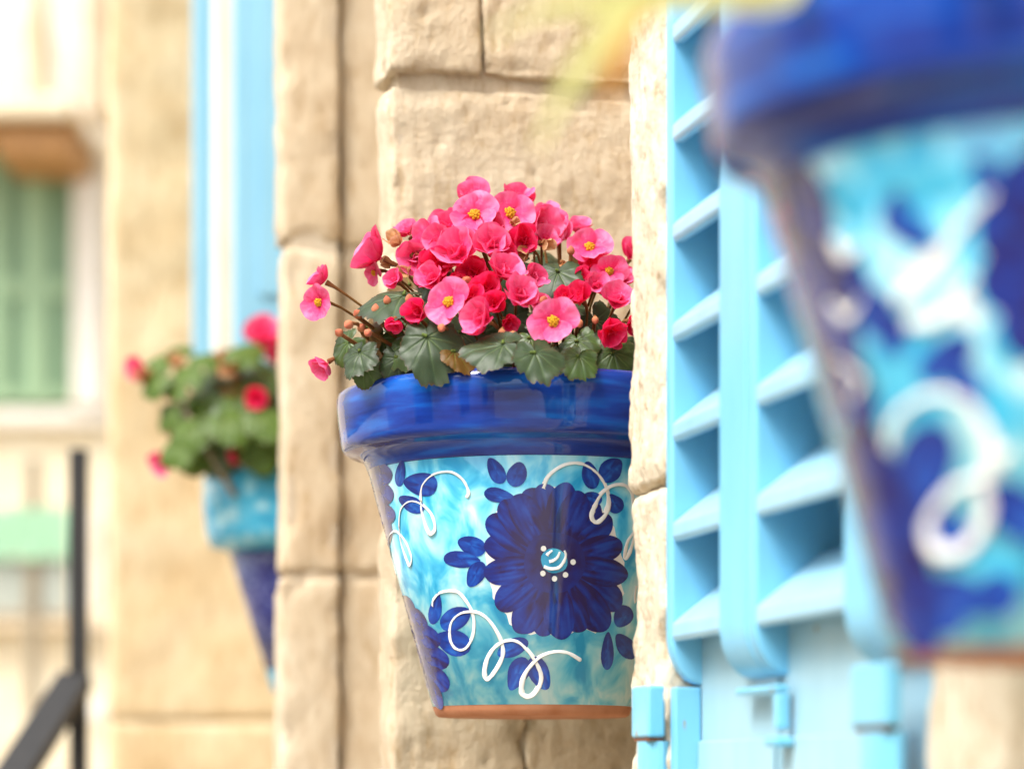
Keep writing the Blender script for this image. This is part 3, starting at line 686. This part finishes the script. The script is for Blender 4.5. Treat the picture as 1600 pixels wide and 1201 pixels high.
def aim(d, roll):
    d = d.normalized(); x = Vector((0, 0, 1)).cross(d)
    x = x.normalized() if x.length > 1e-4 else Vector((1, 0, 0)); y = d.cross(x)
    m3 = Matrix((x, y, d)).transposed(); return (m3 @ Matrix.Rotation(roll, 3, 'Z')).to_4x4()
def face_dir(yaw, pitch): return Vector((math.sin(R(yaw))*math.cos(R(pitch)), -math.cos(R(yaw))*math.cos(R(pitch)), math.sin(R(pitch))))
def flower(plant, c, rad, d, kind, hub, rnd, roll=None):
    c = c - plant.location; hub = hub - plant.location; d = d.normalized()
    # the flower object is its pedicel and receptacle; petals and stamens hang on it
    base = c - d*rad*.10
    pts = bez(hub, base - d*rad*2.0 + Vector((0, 0, .004)), base, 8)
    v, f = tube_vf(pts, [.0014, .0012, .0010, .0009, .0009, .0009, .0012, .0022], 6)
    fl = mesh('flower', v, f, M['stem'], plant, attr=[.2 + .5*(1-i/len(v)) for i in range(len(v))])
    n = {'open': 4, 'cup': 5, 'deep': 5, 'dry': 4}[kind]
    tilt0 = {'open': 12, 'cup': 30, 'deep': 36, 'dry': 50}[kind]; rad *= {'open': 1.16, 'cup': 1.22, 'deep': 1.25, 'dry': 1.15}[kind]
    roll = rnd.uniform(0, 6.28) if roll is None else roll
    for k in range(n):
        big = (1.0 if k % 2 == 0 else .86) if kind == 'open' else rnd.uniform(.85, 1.05)
        o = bpy.data.objects.new('petal', PET[kind][rnd.randrange(4)]); link(o, fl)
        ang = 2*math.pi*k/n + rnd.uniform(-.14, .14)
        til = R(tilt0 + rnd.uniform(-9, 9) + (6 if k % 2 else 0))
        M4 = Matrix.Translation(c + d*(.0006*k)) @ aim(d, roll + ang) @ Matrix.Rotation(-til, 4, 'Y') @ Matrix.Diagonal((rad*big*1.06, rad*big*1.16, rad*big, 1))
        o.matrix_local = M4
    if kind in ('cup', 'deep'):
        for k in range(3):
            o = bpy.data.objects.new('petal', PET[kind][rnd.randrange(4)]); link(o, fl)
            s_ = rad*rnd.uniform(.42, .58)
            o.matrix_local = Matrix.Translation(c + d*.002) @ aim(d, roll + 2.1*k + .5) @ Matrix.Rotation(-R(62 + rnd.uniform(-10, 10)), 4, 'Y') @ Matrix.Diagonal((s_, s_, s_, 1))
    if kind == 'open':
        o = bpy.data.objects.new('stamens', STAM); link(o, fl)
        o.matrix_local = Matrix.Translation(c) @ aim(d, roll) @ Matrix.Scale(rad*2.1, 4)
    return fl
def leaf_obj(plant, c, size, nrm, tipang, m, hub, rnd, asp=1.0, droop=.25, name='leaf', teeth=1.0, pet=True):
    """begonia leaf: lopsided heart with toothed edge, notch at the stalk, raised veins. c = stalk end; tipang = direction of tip in the leaf plane"""
    na, nr = 120, 9; V, T, F = [], [], []; sd_ = rnd.random()*30
    veins = [0, .62, -.62, 1.22, -1.22, 1.9, -1.9]
    for j in range(nr+1):
        q = j/nr
        for i in range(na+1):
            a = -math.pi + 2*math.pi*i/na
            rr = .78 + .22*math.cos(a) + .07*math.sin(a) + .10*math.cos(a*2)*.5
            rr *= 1 + .06*math.cos(a*5+.4+sd_*.02) + .05*noise.noise(Vector((math.cos(a)*1.5, math.sin(a)*1.5, sd_))); ab = abs(a)
            notch = max(0, (ab - 2.55)/.59); rr *= 1 - .80*notch**1.6
            tooth = teeth*(.17*((a*2.2+sd_) % 1.0)*(.6+.4*math.sin(a*2+sd_)) + .07*((a*5.3+sd_) % 1.0))
            r_ = rr*q*(1 + (tooth-.05)*(q**4))
            x, y = r_*math.cos(a), r_*math.sin(a)
            vn = min(abs(((a - b0 + math.pi) % (2*math.pi)) - math.pi) for b0 in veins); vw = math.exp(-(vn*max(q, .12)/.030)**2)
            z = -droop*r_*r_ + .13*q*noise.noise(Vector((x*2, y*2, sd_))) - .022*vw*(1-q*.5) + .05*noise.noise(Vector((x*5, y*5, sd_)))*q
            V.append((x*asp, y, z)); T.append(max(0, min(1, .28 + .45*vw*(1-.6*q) + .08*q + .12*noise.noise(Vector((x*4, y*4, sd_+5))) - (.30 if q > .95 else .10*max(0, q-.8)*5))))
    w1 = na+1
    for j in range(nr):
        for i in range(na): F.append((j*w1+i, (j+1)*w1+i, (j+1)*w1+i+1, j*w1+i+1))
    me = bpy.data.meshes.new(name); me.from_pydata(V, [], F); me.polygons.foreach_set('use_smooth', [True]*len(F))
    me.attributes.new('tone', 'FLOAT', 'POINT').data.foreach_set('value', T); me.materials.append(m)
    o = link(bpy.data.objects.new(name, me), plant)
    c2_ = c - plant.location
    n_ = nrm.normalized()
    # tipang: 0 = right, 90 = up as seen from the lane, projected onto the blade
    td = Vector((math.cos(R(tipang)), 0, math.sin(R(tipang)))); td = (td - n_*td.dot(n_)).normalized()
    m3 = Matrix((td, n_.cross(td), n_)).transposed()
    o.matrix_local = Matrix.Translation(c2_) @ m3.to_4x4() @ Matrix.Scale(size, 4)
    if pet:
        h = hub - plant.location; inv = o.matrix_local.inverted()
        pts = [inv @ p for p in bez(h, (h + c2_)*.5 - n_*size*.5, c2_ - n_*.0032, 8)]
        v, f = tube_vf(pts, [.0015/size*(1-.35*i/7) for i in range(8)], 6)
        mesh('leaf_stalk', v, f, M['stem'], o, attr=[.95]*len(v))
    return o
def bud(plant, c, r_, d, hub, m=None):
    c = c - plant.location; hub = hub - plant.location; d = d.normalized(); x = d.orthogonal().normalized(); y = d.cross(x)
    V, F, T = [], [], []; n = 12; prof = [(.0, -1.0), (.45, -.92), (.82, -.5), (.95, 0), (.8, .55), (.45, 1.0), (.12, 1.3), (.0, 1.35)]
    for i, (pr_, pz) in enumerate(prof):
        for k in range(n):
            a = 2*math.pi*k/n; q = 1 + .10*math.cos(2*a)
            V.append(c + (x*math.cos(a)*q + y*math.sin(a)/q)*(pr_*r_) + d*(pz*r_)); T.append(.8 - .09*i)
    for i in range(len(prof)-1):
        for k in range(n): F.append((i*n+k, i*n+(k+1) % n, (i+1)*n+(k+1) % n, (i+1)*n+k))
    o = mesh('bud', V, F, m or M['bud'], plant, attr=T)
    v, f = tube_vf(bez(hub, c - d*r_*4, c - d*r_*.9, 7), .0013, 6); mesh('bud_stalk', v, f, M['stem'], o, attr=[.3]*len(v))

rnd = random.Random(11)
soilz = pot1.z(662)
bp = empty('begonia_plant', (pot1.X, pot1.Y, soilz)); tag(bp, 'pink flowering begonia with toothed dark leaves in the daisy painted navy rimmed pot', 'begonia plant', 'begonias in the hanging pots')
def hub1(x, y):                                       # a point low in the clump under a flower
    t_ = (x - 780)/300
    return Vector((pot1.X + .06*t_ + rnd.uniform(-.012, .012), pot1.Y + rnd.uniform(-.03, .03), soilz + .004 + max(0, (560-y)/FPX*Y1*.45)))
FL = [ # px x, y, radius, depth, yaw, pitch, kind
 (742,326,39,1.86,-4,12,'open'), (795,322,38,1.885,8,14,'open'), (672,368,36,1.87,-52,6,'open'), (921,384,38,1.90,4,22,'open'), (950,424,31,1.88,14,2,'open'),
 (704,474,36,1.80,-12,2,'open'), (865,503,36,1.785,4,4,'open'), (501,472,30,1.86,-38,-6,'open'),
 (769,384,36,1.835,4,34,'cup'), (783,432,37,1.82,18,30,'cup'), (810,466,34,1.80,10,26,'cup'), (720,396,40,1.845,-26,16,'cup'), (758,500,34,1.79,-40,10,'cup'),
 (911,470,24,1.84,-30,24,'deep'), (962,474,28,1.84,10,30,'cup'), (950,518,28,1.82,20,-20,'deep'), (597,398,38,1.88,-74,24,'cup'), (588,424,22,1.885,-60,-10,'open'),
 (872,366,30,1.925,-10,30,'cup'), (833,350,36,1.915,30,20,'cup'), (742,302,30,1.915,-8,50,'cup'), (808,304,28,1.925,14,56,'cup'), (658,486,28,1.81,-20,-6,'deep'), (617,500,17,1.815,-20,-40,'deep'),
 (512,566,22,1.87,-60,-40,'cup'), (690,418,34,1.85,-16,-4,'deep'), (742,428,30,1.845,0,-2,'deep'), (905,436,18,1.87,10,20,'deep'), (984,503,22,1.86,30,-10,'deep'),
 (508,440,22,1.885,-80,40,'cup'), (1010,455,30,1.90,30,20,'cup'), (985,400,28,1.95,40,30,'cup'), (640,360,22,1.92,-40,40,'cup'), (905,355,22,1.955,10,50,'cup'), (790,500,20,1.81,20,-30,'deep'), (850,330,24,1.95,20,50,'cup')]
FL += [(690,372,26,1.86,-30,10,'cup'), (770,352,26,1.87,0,20,'cup'), (850,372,24,1.91,10,20,'cup'), (680,440,26,1.835,-20,10,'cup'), (735,470,24,1.815,10,0,'deep'), (840,480,22,1.82,20,10,'cup'), (885,470,22,1.83,-10,20,'deep'), (925,425,24,1.90,-10,20,'deep'), (775,478,26,1.81,0,20,'deep'), (620,440,20,1.86,-30,20,'cup'), (970,440,24,1.89,10,20,'cup'), (745,362,30,1.865,-10,10,'deep'), (700,350,30,1.88,-20,20,'cup'), (815,370,30,1.875,20,0,'deep'), (790,400,28,1.87,0,10,'deep'), (760,455,28,1.83,-10,0,'deep'), (655,400,30,1.875,-30,0,'cup'), (720,445,26,1.84,0,-20,'deep'), (868,345,24,1.94,0,40,'cup'), (930,450,24,1.87,0,10,'cup'), (830,436,24,1.85,20,10,'cup')]
for (x, y, r_, Y, yaw, pit, kd) in FL:
    y += max(0, 430-y)*.13; flower(bp, P(x, y, Y), r_*rnd.uniform(.84, 1.02)*Y/FPX, face_dir(yaw + rnd.uniform(-12, 12), pit + rnd.uniform(-12, 8)), kd, hub1(x, y), rnd, roll=(.78 + rnd.uniform(-.5, .5) if kd == 'open' else None))
for (x, y, r_, Y) in ((625,382,22,1.88), (648,398,20,1.87), (640,425,20,1.87), (612,412,16,1.89), (826,392,20,1.87), (846,380,18,1.89), (880,412,18,1.88), (905,450,12,1.86), (800,350,14,1.88)):
    flower(bp, P(x, y, Y), r_*Y/FPX, face_dir(rnd.uniform(-60, 60), rnd.uniform(-50, 40)), 'dry', hub1(x, y), rnd)
for (x, y, r_, Y, yaw, pit) in ((530,520,8,1.84,-40,20), (575,520,8,1.82,0,-20), (605,470,8,1.83,-20,60), (640,468,9,1.82,0,50), (690,512,8,1.79,0,-40), (850,470,9,1.81,10,40), (905,505,8,1.80,0,-60), (545,507,9,1.83,-40,-30), (559,491,9,1.84,-30,30), (587,484,9,1.83,0,80), (588,497,8,1.828,0,-60), (729,440,11,1.83,0,10), (801,524,9,1.79,10,-50), (784,520,8,1.795,0,-70), (930,500,7,1.83,0,-70), (975,512,8,1.84,20,-80), (565,512,9,1.84,20,20), (892,392,8,1.87,0,60)):
    bud(bp, P(x, y, Y), r_*.82*Y/FPX, face_dir(yaw, pit), hub1(x, y))
LV = [ # stalk px x, y, size px, depth, normal(yaw,pitch), tip angle, material, aspect
 (628,462,74,1.835,-8,58,196,'leaf',1.0), (668,528,72,1.80,-4,22,-78,'leaf',1.0), (562,562,46,1.835,-30,26,-110,'leaf',1.0), (572,516,62,1.86,-62,12,-140,'leaf_bronze',1.1),
 (872,424,54,1.865,-14,36,-110,'leaf',1.0), (786,545,62,1.775,-10,50,190,'leaf',1.1), (836,562,58,1.765,6,46,-78,'leaf',1.0), (958,562,46,1.82,6,28,-84,'leaf_mid',1.0),
 (828,530,32,1.79,10,30,-80,'leaf_mid',1.0), (902,536,42,1.82,-6,26,-70,'leaf_mid',1.0), (955,447,42,1.90,10,40,10,'leaf',1.0), (596,532,50,1.85,-10,20,-100,'leaf_mid',1.0),
 (598,588,44,1.845,-10,20,-60,'leaf_bronze',1.0), (735,568,36,1.80,0,30,-90,'leaf_bronze',1.0), (690,434,46,1.88,-10,40,170,'leaf',1.0), (880,560,46,1.83,0,34,-100,'leaf',1.0),
 (905,420,40,1.92,20,30,-30,'leaf_bronze',1.0), (810,410,42,1.90,0,40,200,'leaf',1.0), (640,445,44,1.91,-20,40,120,'leaf_bronze',1.0), (860,470,54,1.86,0,20,-60,'leaf',1.0),
 (720,520,60,1.86,0,20,-100,'leaf',1.0), (790,500,60,1.88,0,10,-80,'leaf',1.0), (930,500,54,1.88,10,20,-60,'leaf',1.0), (690,560,50,1.87,0,20,-60,'leaf',1.0), (640,500,54,1.89,-10,20,-120,'leaf_mid',1.0),
 (760,460,60,1.91,0,20,-90,'leaf',1.0), (1000,540,46,1.87,30,30,-20,'leaf',1.0), (1010,480,50,1.93,30,30,20,'leaf_mid',1.0), (850,400,50,1.96,20,50,40,'leaf',1.0), (720,380,50,1.97,-20,50,120,'leaf',1.0)]
LV += [(640,545,44,1.83,-20,30,-120,'leaf_mid',1.0), (710,560,40,1.80,10,40,-60,'leaf_bronze',1.0), (770,575,38,1.80,0,30,-100,'leaf',1.0), (905,570,40,1.79,10,30,-110,'leaf_mid',1.0), (930,545,40,1.83,-10,30,-50,'leaf',1.0), (545,540,40,1.86,-40,20,-150,'leaf_mid',1.0), (570,590,34,1.84,-20,10,-90,'leaf_mid',1.0), (620,575,40,1.83,0,20,-70,'leaf',1.0), (880,480,44,1.85,-10,30,60,'leaf',1.0), (840,505,34,1.81,0,30,-30,'leaf_mid',1.0), (975,560,40,1.85,20,30,-50,'leaf_mid',1.0)]
for (x, y, sz, Y, yaw, pit, ta, mm, asp) in LV:
    leaf_obj(bp, P(x, y - max(0, y-520)*.28, Y), sz*(.92 if sz > 40 else 1)*Y/FPX, face_dir(yaw + rnd.uniform(-8, 8), pit + rnd.uniform(-10, 6)), ta + rnd.uniform(-14, 14), M[mm], hub1(x, y), rnd, asp, droop=rnd.uniform(.12, .5))

# begonia in the turquoise pot
bp3 = empty('begonia_plant', (X3, Y3, zpx(782, Y3))); tag(bp3, 'leggy begonia with red flowers and browning leaves in the turquoise rimmed pot', 'begonia plant', 'begonias in the hanging pots')
def hub3(): return Vector((X3 + rnd.uniform(-.05, .03), Y3 + rnd.uniform(-.03, .03), zpx(780, Y3)))
for (x, y, r_, Y, yaw, pit, kd) in ((222,576,20,3.02,-50,0,'cup'), (262,716,22,3.0,-50,-30,'cup'), (285,688,16,3.02,-30,-20,'deep'), (402,624,20,2.98,0,0,'deep'), (371,706,15,2.98,0,-30,'deep'), (412,532,30,3.05,0,30,'cup'), (440,560,30,3.06,0,30,'cup'), (470,620,28,3.0,10,20,'cup')):
    flower(bp3, P(x, y, Y), r_*Y/FPX, face_dir(yaw, pit), kd, hub3(), rnd)
for (x, y, r_, Y) in ((235,590,26,3.02), (245,605,22,3.03), (275,575,22,3.03), (345,570,26,3.03), (368,580,26,3.02), (330,578,20,3.04), (355,560,22,3.05)):
    flower(bp3, P(x, y, Y), r_*Y/FPX, face_dir(rnd.uniform(-60, 60), rnd.uniform(-20, 60)), 'dry', hub3(), rnd)
for (x, y, sz, Y, yaw, pit, ta, mm) in ((258,560,34,3.04,-20,50,150,'leaf_light'), (278,548,26,3.05,0,50,60,'leaf_light'), (330,640,62,3.0,-10,30,-100,'leaf_light'), (300,640,50,3.03,-30,20,-130,'leaf_light'), (365,650,64,2.99,0,30,-80,'leaf_mid'), (400,590,54,3.02,10,40,20,'leaf_mid'), (390,690,54,2.97,0,20,-70,'leaf_light'), (310,720,52,3.0,-20,20,-110,'leaf_light'), (345,600,48,3.04,-10,40,120,'leaf_mid'), (280,640,40,3.05,-40,20,-120,'leaf_bronze'), (420,640,60,3.02,0,30,-60,'leaf_mid'), (345,720,54,3.0,0,20,-90,'leaf_mid'), (400,740,44,2.97,0,20,-60,'leaf_light'), (320,680,56,3.05,0,20,-60,'leaf_mid'), (305,745,40,3.02,-20,20,-80,'leaf_light'), (440,700,60,3.0,0,30,-60,'leaf_mid'), (365,610,44,3.03,0,20,-60,'leaf_bronze'), (395,545,34,3.06,0,50,60,'leaf_light'), (460,580,60,3.08,0,40,60,'leaf_mid'), (250,590,36,3.0,-30,30,200,'leaf_light'), (290,600,44,2.99,-20,30,120,'leaf_light'), (265,640,34,3.0,-40,20,-120,'leaf_light'), (300,690,44,2.97,-20,30,-130,'leaf_light'), (320,570,36,3.02,0,40,80,'leaf_light'), (375,560,36,3.0,0,40,60,'leaf_light'), (350,665,50,2.96,0,40,-60,'leaf_light'), (405,660,46,2.96,0,40,-60,'leaf_light'), (285,735,40,2.97,-20,30,-140,'leaf_light')):
    leaf_obj(bp3, P(x, y - (max(0, y-640)*.42), Y), sz*Y/FPX, face_dir(yaw, pit), ta, M[mm], hub3(), rnd)
pts = bez(P(368, 775, 3.0), P(320, 700, 2.98), P(268, 600, 3.0), 12); v, f = tube_vf([p - bp3.location for p in pts], .0034, 8)
mesh('woody_stem', v, f, M['tan_post'], bp3)

# trailing plant in the near pot: long yellowing strap leaves hang over its rim
sp = empty('trailing_plant', (pot2.X, pot2.Y, pot2.z(662))); tag(sp, 'trailing plant with long yellow green strap leaves in the white scrolled pot', 'trailing plant')
def strap(pts, wpx, Y, m):
    L = [Vector(p) for p in smooth_line([tuple(p) for p in pts], 6)]; n = len(L); V, F, T = [], [], []
    for i, p in enumerate(L):
        t_ = (L[min(i+1, n-1)] - L[max(i-1, 0)]).normalized(); sdv = t_.cross(Vector((0, 1, .25))).normalized()
        q = i/(n-1); w_ = wpx*Y/FPX/2*(.45 + .55*math.sin(math.pi*min(1, q*1.05+.1))**.6) * (1 if q < .8 else max(.05, (1-q)/.2)**.7)
        for k in range(5):
            s_ = (k-2)/2; V.append(p + sdv*(w_*s_) - Vector((0, 1, 0))*(.25*w_*abs(s_)) - sp.location); T.append(.5 + .3*(1-abs(s_)) - .2*q)
    for i in range(n-1):
        for k in range(4): F.append((i*5+k, (i+1)*5+k, (i+1)*5+k+1, i*5+k+1))
    mesh('strap_leaf', V, F, m, sp, attr=T)
root = Vector((pot2.X-.03, pot2.Y, pot2.z(655)))
rimtop = Vector((pot2.X-.105, pot2.Y-.05, pot2.z(560)))
strap([root, rimtop, P(1230, -12, .90), P(1120, -4, .88), P(960, 2, .87), P(850, 14, .87), P(760, 60, .875)], 46, .88, M['leaf_yellow'])
strap([root + Vector((0, .01, 0)), rimtop + Vector((.0, .02, .01)), P(1130, -60, .90), P(1010, -20, .885), P(935, 70, .88), P(880, 150, .88), P(838, 235, .88)], 54, .88, M['leaf_yellow'])
strap([root + Vector((0, .02, 0)), rimtop + Vector((.0, .03, .008)), P(1100, -40, .91), P(1000, 10, .90), P(968, 70, .895), P(955, 130, .895), P(950, 170, .895)], 52, .89, M['leaf_orange'])
strap([root + Vector((.02, -.01, 0)), rimtop + Vector((.06, -.03, .03)), P(1480, -160, .88), P(1560, -60, .84)], 60, .88, M['leaf_yellow'])
for k in range(6):
    a = 1.1*k + .4; q = root + Vector((.02*math.cos(a), .02*math.sin(a), 0)); e_ = Vector((math.cos(a), math.sin(a), 0))
    if e_.x < -.3 and e_.y < .3: continue
    strap([q, q + e_*.05 + Vector((0, 0, .12)), q + e_*.11 + Vector((0, 0, .15)), q + e_*.15 + Vector((0, 0, .11))], 60, .9, M['leaf_yellow'])
